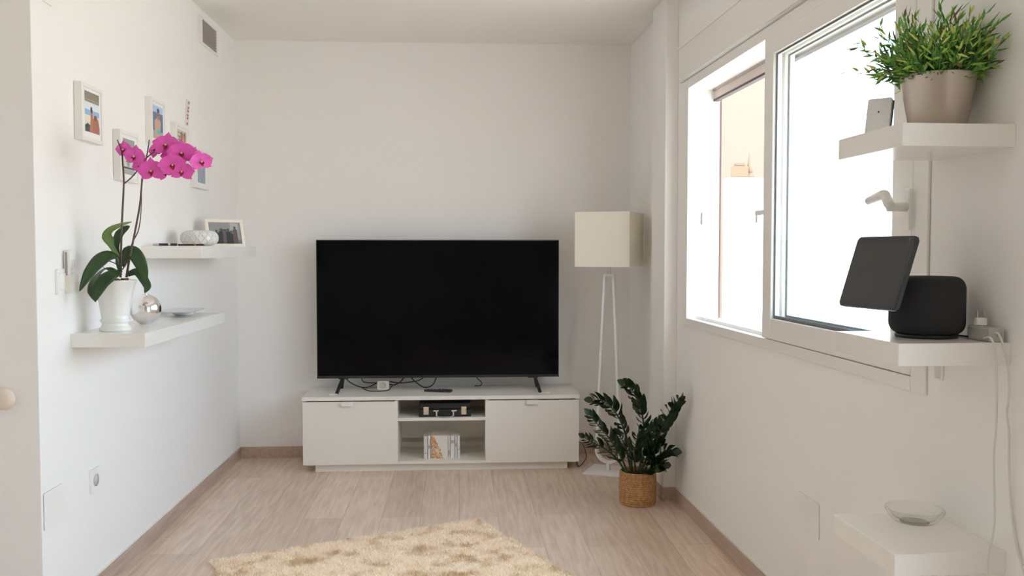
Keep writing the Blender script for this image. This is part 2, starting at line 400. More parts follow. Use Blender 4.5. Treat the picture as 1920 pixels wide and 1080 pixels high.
MB().lathe([(.02, 0), (.02, .002), (.016, .002), (.015, .0005), (0, .0005)], 24, M=Matrix.Translation((0, -.0205, .029)) @ Matrix.Rotation(PI / 2, 4, 'X')).build('outlet', mat('ivory_dark', (.6, .54, .44), .5), b)
rc = thing('remote_control', 'black remote control lying on the bench in front of the screen', 'remote control', (-.127, 5.455, .45), -.22)
sec = [(-.085, .010, .014), (-.03, .0105, .018), (.03, .014, .022), (.075, .015, .0245), (.085, .012, .021)]
vs, fs = [], []
for x, hgt, w in sec:
    for (a, z) in ((-1, 0.001), (-.9, hgt), (0, hgt + .003), (.9, hgt), (1, 0.001)): vs.append((x, a * w, z))
for i in range(4):
    for k in range(4): fs.append((i * 5 + k, i * 5 + k + 1, i * 5 + k + 6, i * 5 + k + 5))
    fs.append((i * 5 + 4, i * 5, i * 5 + 5, i * 5 + 9))
fs += [(0, 1, 2, 3, 4), (24, 23, 22, 21, 20)]
MB().raw(vs, fs, smooth=False).build('body', blackp, rc)
m = MB()
for i in range(7):
    for j in (-1, 0, 1): m.box(-.065 + i * .018, -.056 + i * .018, j * .01 - .003, j * .01 + .003, .008, .0175 if i > 3 else .015, bev=.001)
m.build('buttons', mat('rubber_grey', (.05, .05, .05), .6), rc)
# cord at the right of the cabinet
cable('lamp_cord', [(.74, 5.64, .10), (.775, 5.55, .095), (.78, 5.42, .05), (.75, 5.36, .02), (.72, 5.34, .006), (.73, 5.50, .006)], .003, mat('brown_cord', (.10, .06, .05), .5), 'thin dark cord on the floor between the bench and the floor lamp', cat='cord')

# ------------------------------------------------------------------ case and books in the cabinet
cs = thing('briefcase', 'small black briefcase with silver clasps on the upper shelf of the bench', 'case', (-.083, 5.42, .32))
MB().box(-.155, .155, -.10, .10, 0, .045, bev=.006, seg=3).build('bottom_shell', mat('black_leather', (.012, .011, .011), .45, bump=.3, bscale=300), cs)
MB().box(-.155, .155, -.10, .10, .047, .083, bev=.006, seg=3).build('lid', MATS['black_leather'], cs)
for s_ in (-1, 1):
    m = MB().box(s_ * .112 - .016, s_ * .112 + .016, -.106, -.099, .014, .062, bev=.002)
    m.box(s_ * .112 - .01, s_ * .112 + .01, -.109, -.105, .024, .052, bev=.002); m.build('clasp', mat('silver', (.75, .73, .68), .25, 1), cs)
for s_ in (-1, 1):
    m = MB()
    m.box(s_ * .054 - .016, s_ * .054 + .016, -.104, -.099, .032, .041, bev=.0015); m.box(s_ * .05 - .005, s_ * .05 + .005, -.118, -.10, .006, .036, bev=.002)
    m.build('handle_mount', MATS['silver'], cs)
MB().tube(smooth_pts([(-.05, -.114, .009), (-.035, -.122, .004), (0, -.124, .003), (.035, -.122, .004), (.05, -.114, .009)], 4), .004, 8).build('handle', mat('grey_handle', (.35, .34, .32), .4), cs)

paper = mat('paper', (.82, .79, .74), .8)
def book(x, w, hgt, d, col, label, grp='books standing on the lower shelf of the bench', bands=()):
    t = thing('book', label, 'book', (x + w / 2, 5.36, .061), 0, grp)
    m = MB(); m.box(-w / 2, -w / 2 + .002, 0, d, 0, hgt); m.box(w / 2 - .002, w / 2, 0, d, 0, hgt); m.box(-w / 2, w / 2, 0, .003, 0, hgt, bev=.0008)
    m.build('cover', mat('book_%d' % (col[0] * 1000), col, .55), t)
    MB().box(-w / 2 + .002, w / 2 - .002, .003, d - .004, .003, hgt - .003).build('pages', paper, t)
    if bands:
        m = MB()
        for z0, z1 in bands: m.box(-w / 2 + .003, w / 2 - .003, -.0006, .0004, z0, z1)
        m.build('spine_print', mat('print_grey', (.45, .42, .42), .7), t)
book(-.2125, .023, .136, .16, (.74, .71, .65), 'white book at the left end of the row in the bench', bands=((.03, .035),))
book(-.1885, .018, .137, .16, (.79, .76, .72), 'thin white book touching the box with the orange floral print', bands=((.06, .08),))
bx = thing('printed_box', 'white box with an orange floral print among the books in the bench', 'box', (-.102, 5.36, .061))
MB().box(-.066, .034, 0, .16, 0, .138, bev=.001).build('body', mat('box_white', (.80, .75, .67), .6), bx)
rnd = random.Random(3)
oranges = [mat('orange_a', (.72, .36, .16), .7), mat('orange_b', (.80, .52, .30), .7), mat('orange_c', (.55, .27, .13), .7)]
m = MB(); m2 = 0
for i in range(210):
    z = rnd.random() ** 1.2 * .132 + .003; xm = -.066 + .012 + (1 - z / .138) * .068
    x = -.064 + rnd.random() * (xm + .064)
    r1, r2, a = .003 + rnd.random() * .006, .0015 + rnd.random() * .003, rnd.random() * PI
    poly = []
    for k in range(8):
        t_ = 2 * PI * k / 8; u, v = r1 * math.cos(t_), r2 * math.sin(t_)
        poly.append((max(-.0655, min(.033, x + u * math.cos(a) - v * math.sin(a))), -.0003 - i * 2e-6, max(.001, min(.137, z + u * math.sin(a) + v * math.cos(a)))))
    m.raw(poly, [tuple(range(8))], oranges[i % 3], False)
m.build('floral_print', parent=bx)
book(-.067, .014, .138, .16, (.78, .75, .70), 'thin cream book directly right of the floral box', bands=((.02, .05),))
book(-.052, .026, .137, .16, (.81, .78, .74), 'wider white book third from the right in the bench', bands=((.09, .11),))
book(-.025, .013, .138, .16, (.76, .73, .69), 'thin off-white book next to the right-hand end book', bands=((.07, .09),))
book(-.011, .016, .137, .16, (.80, .78, .73), 'white book at the right-hand end of the row in the bench', bands=((.05, .055),))

# ------------------------------------------------------------------ floor lamp
lam = thing('floor_lamp', 'white floor lamp with a square cream shade in the back right corner', 'floor lamp', (.885, 5.225, 0), math.radians(-25))
w = .163
m = MB(); t_ = .002
for (a, b_, c_, d_) in ((-w, w, -w, -w + t_), (-w, w, w - t_, w), (-w, -w + t_, -w, w), (w - t_, w, -w, w)): m.box(a, b_, c_, d_, 1.217, 1.532)
m.build('lamp_shade', shade_m, lam)
m = MB(); m.box(-w, w, -.004, .004, 1.50, 1.504); m.box(-.004, .004, -w, w, 1.50, 1.504); m.lathe([(.02, 1.36), (.02, 1.5)], 20); m.build('shade_carrier', whitemetal, lam)
MB().lathe([(.012, 1.41), (.02, 1.40), (.03, 1.37), (.02, 1.33), (.008, 1.31)], 20).build('bulb', mat('bulb_white', (.85, .83, .78), .3), lam)
MB().lathe([(.011, 1.165), (.011, 1.37)], 16).build('stem', whitemetal, lam)
def bar(mb, a, b, wx, wy):
    a = Vector(a); b = Vector(b); d = (b - a)
    vs = []
    for p in (a, b):
        for sx_, sy_ in ((-1, -1), (1, -1), (1, 1), (-1, 1)): vs.append(p + Vector((sx_ * wx / 2, sy_ * wy / 2, 0)))
    mb.raw(vs, [(0, 1, 2, 3), (4, 5, 6, 7), (0, 1, 5, 4), (1, 2, 6, 5), (2, 3, 7, 6), (3, 0, 4, 7)], smooth=False)
for s_ in (-1, 1):
    m = MB(); bar(m, (s_ * .026, 0, 1.17), (s_ * .073, 0, .13), .013, .04); m.build('upright', whitemetal, lam)
MB().box(-.033, .033, -.02, .02, 1.158, 1.174, bev=.001).build('top_bracket', whitemetal, lam)
vs, fs = [], []; n = 28
for i in range(n + 1):
    a = PI + PI * i / n
    for r, y in ((.079, -.02), (.067, -.02), (.067, .02), (.079, .02)): vs.append((r * math.cos(a), y, .13 + r * math.sin(a)))
for i in range(n):
    for k in range(4): fs.append((i * 4 + k, i * 4 + (k + 1) % 4, (i + 1) * 4 + (k + 1) % 4, (i + 1) * 4 + k))
fs += [(0, 1, 2, 3), (n * 4 + 3, n * 4 + 2, n * 4 + 1, n * 4)]
MB().raw(vs, fs, smooth=False).build('curved_foot', whitemetal, lam)
MB().box(-.008, .008, -.02, .02, .008, .055).build('foot_post', whitemetal, lam)
MB().box(-.125, .125, -.125, .125, 0, .009, bev=.003).build('base_plate', whitemetal, lam)

# ------------------------------------------------------------------ ZZ plant in a woven basket
def weave_mat(name, c1, c2):
    m = bpy.data.materials.new(name); m.use_nodes = True; t = m.node_tree; b = t.nodes['Principled BSDF']; b.inputs['Roughness'].default_value = .8
    tcn = t.nodes.new('ShaderNodeTexCoord'); n = t.nodes.new('ShaderNodeTexNoise'); n.inputs['Scale'].default_value = 70; n.inputs['Detail'].default_value = 3
    r = t.nodes.new('ShaderNodeValToRGB'); r.color_ramp.elements[0].position = .35; r.color_ramp.elements[0].color = (*c1, 1)
    r.color_ramp.elements[1].position = .65; r.color_ramp.elements[1].color = (*c2, 1)
    t.links.new(tcn.outputs['Object'], n.inputs[0]); t.links.new(n.outputs[0], r.inputs[0]); t.links.new(r.outputs[0], b.inputs['Base Color'])
    MATS[name] = m; return m
jute = weave_mat('jute', (.38, .19, .075), (.58, .34, .15))
pc = Vector((.925, 4.56, 0))
zz = thing('potted_plant', 'dark green leafy plant in a woven jute basket on the floor beside the lamp', 'potted plant', pc)
n = 90; rows = 15; m = MB(); vs = []; fs = []
hb = .172; rb = .094
NR = rows * 6
for i in range(NR + 1):
    z = hb * i / NR
    for k in range(n):
        a = 2 * PI * k / n; row = int(z / hb * rows - 1e-6)
        br_ = abs(math.sin(PI * z / hb * rows)) * .004
        cr = .0022 * math.sin(a * 22 + (row % 2) * PI) * abs(math.sin(PI * z / hb * rows))
        r = rb - .002 + br_ + cr - .004 * (1 - math.sin(PI * z / hb)) ** 2
        vs.append((r * math.cos(a), r * math.sin(a), z))
for i in range(NR):
    for k in range(n): fs.append((i * n + k, i * n + (k + 1) % n, (i + 1) * n + (k + 1) % n, (i + 1) * n + k))
fs.append(tuple(range(n))[::-1])
ofs = len(vs)
for z, r in ((hb, rb - .009), (.12, rb - .010)):
    for k in range(n): a = 2 * PI * k / n; vs.append((r * math.cos(a), r * math.sin(a), z))
for k in range(n):
    j = (k + 1) % n; fs.append((NR * n + k, NR * n + j, ofs + j, ofs + k)); fs.append((ofs + k, ofs + j, ofs + n + j, ofs + n + k))
m.raw(vs, fs); m.build('basket', jute, zz)
MB().lathe([(0, .15), (rb - .012, .146), (rb - .012, .12), (0, .12)], 32, cap=False).build('soil', soil, zz)
zzl = mat('zz_leaf', (.010, .034, .008), .4, vary=.5, vscale=14); zzs = mat('zz_stem', (.045, .075, .025), .5)
rnd = random.Random(11)
def leaflet(mb, base, d, side, L, Wd, m, fold=.25, droop=.15):
    d = d.normalized(); nrm = side.cross(d).normalized(); side = d.cross(nrm).normalized()
    vs, fs = [], []; N = 7
    for i in range(N + 1):
        t = i / N; w_ = Wd * (math.sin(PI * min(1, t * .94 + .04)) ** .75) * (1 - .15 * t); w_ = max(w_, .0004)
        c = base + d * L * t - nrm * droop * L * t * t
        vs += [c - side * w_ / 2 + nrm * fold * w_ / 2, c, c + side * w_ / 2 + nrm * fold * w_ / 2]
    for i in range(N):
        for k in (0, 1): fs.append((i * 3 + k, i * 3 + k + 1, i * 3 + k + 4, i * 3 + k + 3))
    mb.raw(vs, fs, m)
def frond(pts, n=8, L=.055, Wd=.03, start=.3, topdir=None):
    P = smooth_pts(pts, 10); m = MB(); N = len(P)
    m.tube(P, [.0065 * (1 - .75 * i / (N - 1)) for i in range(N)], 8, zzs)
    for j in range(n):
        t = start + (1 - start) * (j + .2) / n; i = min(int(t * (N - 1)), N - 2)
        tan = (P[i + 1] - P[i]).normalized()
        # keep leaf pairs in a plane roughly across the view and the curve
        ref = Vector((0.35, -1, .25)).normalized(); ref = (ref - tan * ref.dot(tan)).normalized()
        sd = tan.cross(ref).normalized()
        for s_ in (-1, 1):
            a = math.radians(44 + rnd.uniform(-14, 14)); q = rnd.uniform(-.35, .45)
            dr = tan * math.cos(a) + (sd * s_ * math.cos(q) + ref * math.sin(q)) * math.sin(a)
            k = .85 + .3 * rnd.random(); k *= .72 + .4 * math.sin(PI * min(1, (t - start) / (1 - start) * .9 + .15))
            leaflet(m, P[i], dr, tan.cross(dr) + ref * .2 * rnd.uniform(-1, 1), L * k, Wd * k, zzl)
    leaflet(m, P[-1], P[-1] - P[-2], Vector((.3, .2, 1)), L * .8, Wd * .8, zzl)
    return m
def zzp(px, py, Y): return at(px, py, Y) - pc
Yc = 4.56
fr_ = [
    [(1185, 895, Yc), (1182, 850, Yc - .02), (1168, 800, Yc - .04), (1150, 768, Yc - .05), (1128, 752, Yc - .05), (1112, 750, Yc - .05)],
    [(1200, 890, Yc + .02), (1208, 840, Yc + .03), (1206, 790, Yc + .04), (1198, 755, Yc + .03), (1184, 730, Yc + .02), (1170, 720, Yc)],
    [(1206, 890, Yc), (1222, 850, Yc - .04), (1242, 800, Yc - .12), (1260, 767, Yc - .19), (1275, 747, Yc - .25)],
    [(1178, 892, Yc - .04), (1165, 858, Yc - .08), (1145, 825, Yc - .12), (1122, 798, Yc - .14), (1106, 778, Yc - .15)],
    [(1176, 892, Yc + .03), (1158, 862, Yc + .04), (1135, 842, Yc + .05), (1112, 830, Yc + .04), (1096, 820, Yc + .03)],
    [(1210, 890, Yc - .03), (1225, 870, Yc - .08), (1238, 852, Yc - .12), (1250, 845, Yc - .14), (1262, 846, Yc - .15)],
    [(1204, 892, Yc - .06), (1218, 880, Yc - .10), (1232, 872, Yc - .14), (1244, 872, Yc - .16)],
    [(1200, 892, Yc - .02), (1212, 860, Yc - .04), (1222, 825, Yc - .05), (1232, 795, Yc - .05)],
    [(1192, 892, Yc - .05), (1190, 860, Yc - .09), (1192, 835, Yc - .11), (1196, 815, Yc - .12)],
    [(1196, 890, Yc + .05), (1206, 850, Yc + .06), (1222, 815, Yc + .07), (1240, 790, Yc + .06)],
    [(1186, 892, Yc + .02), (1178, 860, Yc + .03), (1172, 835, Yc + .03), (1160, 815, Yc + .02)],
]
spec_ = [(15, .058, .046, .34), (20, .056, .046, .28), (12, .062, .050, .25), (15, .054, .040, .22), (13, .048, .036, .25), (9, .056, .050, .2), (8, .054, .048, .2), (11, .062, .050, .22), (9, .058, .046, .25), (11, .060, .048, .25), (9, .054, .042, .25)]
for p, s_ in zip(fr_, spec_):
    frond([zzp(*q) for q in p], s_[0], s_[1], s_[2], s_[3]).build('frond', None, zz)

# ------------------------------------------------------------------ rug
rugc = Vector((.095, 4.29, 0)); ang = math.atan2(-.806, .367)
ru = Vector((math.cos(ang), math.sin(ang), 0)); rv = Vector((-.908, -.419, 0)).normalized()
RM = Matrix(((ru.x, rv.x, 0, rugc.x), (ru.y, rv.y, 0, rugc.y), (0, 0, 1, 0), (0, 0, 0, 1)))
m_ = bpy.data.materials.new('rug_pile'); m_.use_nodes = True; t = m_.node_tree; b = t.nodes['Principled BSDF']; b.inputs['Roughness'].default_value = .95
b.inputs['Specular IOR Level'].default_value = .1
tcn = t.nodes.new('ShaderNodeTexCoord'); n1 = t.nodes.new('ShaderNodeTexNoise'); n1.inputs['Scale'].default_value = 8.5; n1.inputs['Detail'].default_value = 5; n1.inputs['Roughness'].default_value = .65
r = t.nodes.new('ShaderNodeValToRGB'); r.color_ramp.elements[0].position = .36; r.color_ramp.elements[0].color = (.74, .57, .38, 1)
r.color_ramp.elements[1].position = .50; r.color_ramp.elements[1].color = (.98, .87, .72, 1)
t.links.new(tcn.outputs['Object'], n1.inputs[0]); t.links.new(n1.outputs[0], r.inputs[0]); t.links.new(r.outputs[0], b.inputs['Base Color'])
RL, RW = 1.95, 1.25
rnd = random.Random(5)
vs, fs = [], []
nx, ny = 130, 84
def edge_w(u, v):
    return 0.012 * noise.noise(Vector((u * 9, v * 9, 1))), 0.012 * noise.noise(Vector((u * 9, v * 9, 7)))
for i in range(nx + 1):
    for j in range(ny + 1):
        u, v = RL * i / nx, RW * j / ny; e = edge_w(u, v)
        z = .010 + .004 * noise.noise(Vector((u * 25, v * 25, 0)))
        if i in (0, nx) or j in (0, ny): z = .001
        vs.append((u + e[0], v + e[1], z))
for i in range(nx):
    for j in range(ny): a = i * (ny + 1) + j; fs.append((a, a + 1, a + ny + 2, a + ny + 1))
for k in range(95000):
    u = rnd.random() ** 1.25 * RL; v = rnd.random() * RW; e = edge_w(u, v); u += e[0]; v += e[1]
    a = rnd.random() * 2 * PI; lx, ly = math.cos(a) * .007, math.sin(a) * .007
    b_ = rnd.random() * 2 * PI; wx, wy = math.cos(b_) * .0018, math.sin(b_) * .0018; hz = .013 + .008 * rnd.random()
    q = len(vs)
    vs += [(u - wx, v - wy, .006), (u + wx, v + wy, .006), (u + lx + wx * .6, v + ly + wy * .6, hz), (u + lx - wx * .6, v + ly - wy * .6, hz)]
    fs.append((q, q + 1, q + 2, q + 3))
me = bpy.data.meshes.new('rug'); me.from_pydata([tuple(p) for p in vs], [], fs); me.materials.append(m_)
rug = bpy.data.objects.new('rug', me); COL.objects.link(rug); rug.matrix_basis = RM
tag(rug, 'shaggy cream and beige rug lying slanted on the wood floor', 'rug')

# ------------------------------------------------------------------ wall shelves
def shelf(M, L, D, T, label, group=None):
    o = MB().box(0, D, 0, L, -T, 0, bev=.0015).build('wall_shelf', lacq, M=M); return tag(o, label, 'shelf', group)
shelf(Matrix.Translation((LX, 3.281, 1.013)), 1.10, .26, .05, 'white floating shelf on the left wall holding the orchid')
shelf(Matrix.Translation((LX, 4.007, 1.331)), 1.06, .26, .055, 'white floating shelf on the left wall below the picture frames, holding the photo frame')
for z, lab in ((1.587, 'top white shelf on the window wall, holding the grassy plant'), (1.107, 'middle white shelf on the window wall, holding the smart display'), (.640, 'lowest white shelf on the window wall, holding the glass bowl')):
    shelf(WM @ Matrix.Translation((-.26, .005, z)), .305, .26, .05, lab)
br = MB(); br.box(-.006, -.001, .262, .288, .985, 1.057, bev=.001); br.box(-.12, -.001, .262, .288, 1.051, 1.0565, bev=.001); br.box(-.02, -.004, .270, .280, .99, 1.05)
tag(br.build('shelf_bracket', plast, M=WM), 'small white metal bracket under the middle shelf on the window wall', 'bracket')

# ------------------------------------------------------------------ wall plates, vent
def lw(y, z): return Matrix(((0, 0, 1, LX), (1, 0, 0, y), (0, 1, 0, z), (0, 0, 0, 1)))     # local x along +Y, y up, z out of the left wall
def plate(name, label, cat, M, w_, h_, t=.008): 
    o = thing(name, label, cat, M=M)
    MB().prism(rrect(w_, h_, .004), 0.0005, t, bev=.002).build('plate', plast, o); return o
o = plate('light_switch', 'white square light switch on the left wall beside the remote holder', 'light switch', lw(3.21, 1.203), .088, .088)
MB().box(-.028, .028, -.03, .03, .006, .011, bev=.002).build('rocker', plast, o)
o = plate('wall_socket', 'white socket low on the left wall', 'wall socket', lw(3.457, .441), .088, .09)
MB().lathe([(.023, .011), (.022, .0085), (.019, .0085), (.019, .001), (0, .001)], 28).build('outlet', mat('socket_grey', (.62, .61, .6), .5), o)
plate('cover_plate', 'faint white blank cover plate low at the near end of the left wall', 'cover plate', lw(3.115, .437), .145, .125, .0035)
plate('cover_plate', 'faint white blank cover plate high at the near end of the left wall', 'cover plate', lw(3.112, 2.215), .145, .145, .0035)
o = plate('cover_plate', 'faint white blank cover plate low on the window wall above the lowest shelf', 'cover plate', WM @ Matrix(((0, 0, -1, 0), (-1, 0, 0, 1.044), (0, 1, 0, .413), (0, 0, 0, 1))), .17, .12, .004)
o = thing('remote_holder', 'white air-conditioner remote in a wall holder next to the light switch', 'remote holder', M=lw(3.25, 1.165))
MB().prism(rrect(.058, .062, .005), .001, .032, bev=.003, M=Matrix.Translation((0, .028, 0))).build('cradle', mat('cradle_cream', (.80, .77, .70), .4), o)
MB().prism(rrect(.048, .13, .006), .006, .026, bev=.004, M=Matrix.Translation((0, .082, 0))).build('remote', plast, o)
MB().box(-.0255, -.0238, .055, .14, .009, .017).build('side_groove', mat('groove_grey', (.35, .32, .32), .5), o)
m = MB()
for i in range(4):
    for j in range(2): m.box(-.012 + j * .018, -.004 + j * .018, .062 + i * .014, .07 + i * .014, .025, .0275, bev=.001)
m.build('buttons', mat('btn', (.7, .72, .73), .5), o)

v = thing('air_vent', 'white air vent grille with grey slats high on the left wall near the ceiling', 'vent', M=lw(5.115, 2.497))
m = MB(); rw, rh = .36, .145
m.box(-.18, .18, .062, .0725, .001, .01, bev=.001); m.box(-.18, .18, -.0725, -.062, .001, .01, bev=.001); m.box(-.18, -.14, -.062, .062, .001, .01); m.box(.14, .18, -.062, .062, .001, .01)
m.build('frame', frame_m, v)
MB().box(-.14, .14, -.062, .062, .0005, .0015).build('duct_shade', mat('duct_shade_dark', (.05, .045, .04), .9), v)  # flat dark plate on the wall, coloured as the shade between the slats
for i in range(8):
    MB().box(-.14, .14, -.0055, .0055, -.0008, .0008, M=Matrix.Translation((0, -.054 + i * .0155, .0065)) @ Matrix.Rotation(.65, 4, 'X')).build('slat', mat('slat_beige', (.34, .30, .27), .5), v)
# neighbouring pieces on the partition, cut by the picture edge
peg = thing('wall_peg', 'round pale wall peg at the left edge, on the partition', 'peg', (-1.492, NY, .825))
MB().lathe([(.0, .03), (.022, .03), (.036, .022), (.038, .012), (.030, .004), (.012, 0.0005)], 32, M=Matrix.Rotation(PI / 2, 4, 'X')).build('knob', mat('pale_wood', (.80, .68, .58), .45), peg)

# ------------------------------------------------------------------ picture frames on the left wall
def pframe(y0, z0, w_, h_, label, paint_fn, t=.03, bd=.03, group='white picture frames on the left wall'):
    f = thing('picture_frame', label, 'picture frame', M=lw(y0, z0), group=group)
    m = MB(); m.box(0, bd * .5, 0, h_, .0005, t, bev=.002); m.box(w_ - bd * .5, w_, 0, h_, .0005, t, bev=.002)
    m.box(bd * .5, w_ - bd * .5, 0, bd * .5, .0005, t, bev=.002); m.box(bd * .5, w_ - bd * .5, h_ - bd * .5, h_, .0005, t, bev=.002)
    m.build('frame', frame_m, f)
    MB().box(bd * .5, w_ - bd * .5, bd * .5, h_ - bd * .5, .001, t - .006).build('mat_board', mat('mat_white', (.84, .83, .82), .8), f)
    m = MB(); paint_fn(m, t - .0055); m.build('photo', None, f); return f
def cm(n_, c): return mat('print_' + n_, c, .35)
LAY = [0]
def poly(m, pts, c, z):
    LAY[0] += 1; zz_ = z + (LAY[0] % 40) * 3e-5
    m.raw([(p[0], p[1], zz_) for p in pts], [tuple(range(len(pts)))], c, False)
def rect(m, x0, x1, y0, y1, c, z): poly(m, ((x0, y0), (x1, y0), (x1, y1), (x0, y1)), c, z)
def blob(m, cx_, cy_, rx, ry, c, z, n=16): poly(m, [(cx_ + rx * math.cos(2 * PI * i / n), cy_ + ry * math.sin(2 * PI * i / n)) for i in range(n)], c, z)
skin = cm('skin', (.45, .17, .11)); skin2 = cm('skin2', (.62, .36, .25)); dkh = cm('hair', (.06, .04, .04))
def ph1(m, z):
    LAY[0] = 0; a, b, c, d = .036, .168, .036, .184
    rect(m, a, b, c, d, cm('sky', (.72, .80, .84)), z); rect(m, a, b, .146, d, cm('beam', (.24, .21, .16)), z); rect(m, a, b, .152, .156, cm('beam2', (.36, .30, .22)), z)
    rect(m, a, b, .098, .118, cm('sea', (.27, .48, .72)), z); rect(m, a, b, .075, .098, cm('sand', (.78, .72, .58)), z); rect(m, a, b, c, .075, cm('sand2', (.66, .62, .56)), z)
    poly(m, ((a, c), (.10, c), (.08, .062), (.06, .068), (a, .058)), cm('dark', (.05, .06, .07)), z)
    poly(m, ((.075, c), (.13, c), (.115, .08), (.105, .105), (.108, .116), (.10, .125), (.088, .116), (.085, .08)), skin, z)
    poly(m, ((.105, c), (b, c), (b, .06), (.155, .09), (.13, .10), (.112, .088)), cm('skin3', (.38, .15, .09)), z)
    blob(m, .094, .12, .009, .012, dkh, z); blob(m, .13, .094, .016, .01, cm('hair2', (.2, .09, .06)), z)
def ph2(m, z):
    LAY[0] = 0; a, b, c, d = .045, .175, .03, .175
    rect(m, a, b, c, d, cm('grey', (.45, .46, .44)), z); rect(m, a, b, .14, d, cm('grey2', (.32, .33, .31)), z); rect(m, a, b, .05, .10, cm('grey3', (.62, .62, .58)), z)
    rect(m, a, b, .052, .06, cm('dark', (.05, .06, .07)), z); blob(m, .10, .1, .02, .04, cm('grey4', (.3, .3, .3)), z)
def ph3(m, z):
    LAY[0] = 0; a, b, c, d = .03, .165, .03, .178
    rect(m, a, b, c, d, cm('sea2', (.08, .15, .30)), z); rect(m, a, b, .148, d, cm('sky2', (.40, .58, .82)), z)
    rect(m, a, b, c, .065, cm('sand4', (.42, .40, .42)), z)
    poly(m, ((.055, c), (.14, c), (.13, .07), (.135, .11), (.115, .125), (.085, .125), (.05, .11)), skin2, z)
    rect(m, .08, .13, .055, .075, cm('teal', (.08, .50, .52)), z); blob(m, .10, .138, .017, .025, cm('face', (.35, .18, .14)), z); blob(m, .10, .158, .018, .011, dkh, z)
    rect(m, .088, .113, .136, .142, cm('dark', (.05, .06, .07)), z)
def ph4(m, z):
    LAY[0] = 0; a, b, c, d = .03, .18, .03, .182
    rect(m, a, b, c, d, cm('cream', (.60, .54, .42)), z)
    for i in range(7): rect(m, a, a + .06, .055 + i * .018, .062 + i * .018, cm('line', (.30, .26, .2)), z)
    for x in (.10, .145): rect(m, x - .022, x + .02, c, .15, skin2, z); blob(m, x, .155, .018, .02, cm('hair2', (.2, .09, .06)), z); blob(m, x, .145, .014, .018, skin, z)
    rect(m, .062, .07, c, .15, cm('hair2', (.2, .09, .06)), z)
def ph5(m, z):
    LAY[0] = 0; a, b, c, d = .05, .19, .03, .185
    rect(m, a, b, c, d, cm('grey5', (.30, .36, .46)), z); rect(m, a, b, .12, d, cm('sky3', (.42, .5, .62)), z)
    for i in range(9): rect(m, a + .012 * i, a + .005 + .012 * i, .04 + .01 * (i % 3), .10 + .015 * (i % 2), cm('grey6', (.62, .64, .66)) if i % 2 else cm('navy', (.05, .08, .14)), z)
pframe(3.345, 1.712, .195, .21, 'white square frame with a beach photo, nearest and leftmost on the left wall', ph1)
pframe(3.705, 1.594, .215, .205, 'white frame with a grey photo, directly behind the left orchid flowers', ph2)
pframe(4.085, 1.785, .19, .208, 'white frame showing a person before blue sea, just above the orchid flowers', ph3)
pframe(4.43, 1.72, .215, .21, 'white frame with a warm brown photo, below the narrow lettered strip', ph4)
pframe(4.745, 1.638, .24, .21, 'white frame with a blue-grey photo, farthest right and lowest of the wall frames', ph5)
s_ = thing('lettered_strip', 'narrow upright strip with faded reddish lettering above the frames', 'wall strip', M=lw(4.665, 1.945))
MB().prism([(0, 0), (.055, .002), (.085, .135), (.03, .137)], .0005, .003).build('strip', mat('strip_pale', (.78, .73, .68), .7), s_)
rnd = random.Random(2); m = MB()
for i, (cx_, cy_) in enumerate(((.03, .012), (.035, .04), (.04, .056), (.047, .078), (.052, .095), (.062, .122))):
    m.tube(smooth_pts([(cx_ - .012, cy_ - .006, .0035), (cx_ - .008 + rnd.uniform(0, .008), cy_ + .007, .0035), (cx_ + .004, cy_ - .005, .0035), (cx_ + .013, cy_ + .006, .0035)], 4), .0018, 6)
m.build('lettering', mat('faded_red', (.45, .22, .20), .7), s_)

# ------------------------------------------------------------------ things on the upper left shelf
o = thing('photo_frame', 'cream photo frame with a black and white group photo, leaning on the upper left shelf', 'photo frame', M=Matrix.Translation((-1.215, 4.80, 1.331)) @ Matrix.Rotation(math.radians(36), 4, 'Z') @ Matrix.Rotation(math.radians(-17), 4, 'X'))
fw, fh = .205, .152
XR = Matrix.Rotation(PI / 2, 4, 'X')
m = MB(); m.box(-fw / 2, fw / 2, 0, .012, 0, .017, bev=.002); m.box(-fw / 2, fw / 2, 0, .012, fh - .017, fh, bev=.002); m.box(-fw / 2, -fw / 2 + .017, 0, .012, .017, fh - .017, bev=.002); m.box(fw / 2 - .017, fw / 2, 0, .012, .017, fh - .017, bev=.002)
m.build('frame', cream, o)
m = MB(); LAY[0] = 0
tb = []
def P2(m, pts, c): LAY[0] += 1; m.raw([(p[0], .006 - LAY[0] * 4e-5, p[1]) for p in pts], [tuple(range(len(pts)))], c, False)
a = .086
P2(m, ((-a, .016), (a, .016), (a, .136), (-a, .136)), cm('bw1', (.30, .30, .30)))
P2(m, ((-a, .016), (a, .016), (a, .04), (-a, .036)), cm('bw2', (.18, .19, .19)))
P2(m, ((.03, .03), (.07, .03), (.075, .13), (.03, .136)), cm('bw6', (.42, .44, .43)))
for i, (x, hh_) in enumerate(((-.045, .10), (-.02, .108), (.0, .10), (.018, .106), (.035, .095), (.055, .118))):
    c = cm('bw3', (.03, .035, .04)) if i % 3 != 2 else cm('bw4', (.12, .1, .1))
    P2(m, ((x - .014, .018), (x + .014, .018), (x + .012, hh_ - .02), (x - .012, hh_ - .02)), c)
    P2(m, [(x + .007 * math.cos(2 * PI * k / 10), hh_ - .012 + .009 * math.sin(2 * PI * k / 10)) for k in range(10)], cm('bw5', (.10, .10, .10)))
m.build('photo', None, o)
MB().box(-fw / 2 + .01, fw / 2 - .01, .007, .011, .01, fh - .01).build('backing', mat('backing_dark', (.1, .09, .08), .7), o)
MB().box(-.02, .02, -.001, .002, 0, .11, M=Matrix.Translation((0, .055, .0)) @ Matrix.Rotation(math.radians(28), 4, 'X')).build('easel_leg', MATS['backing_dark'], o)

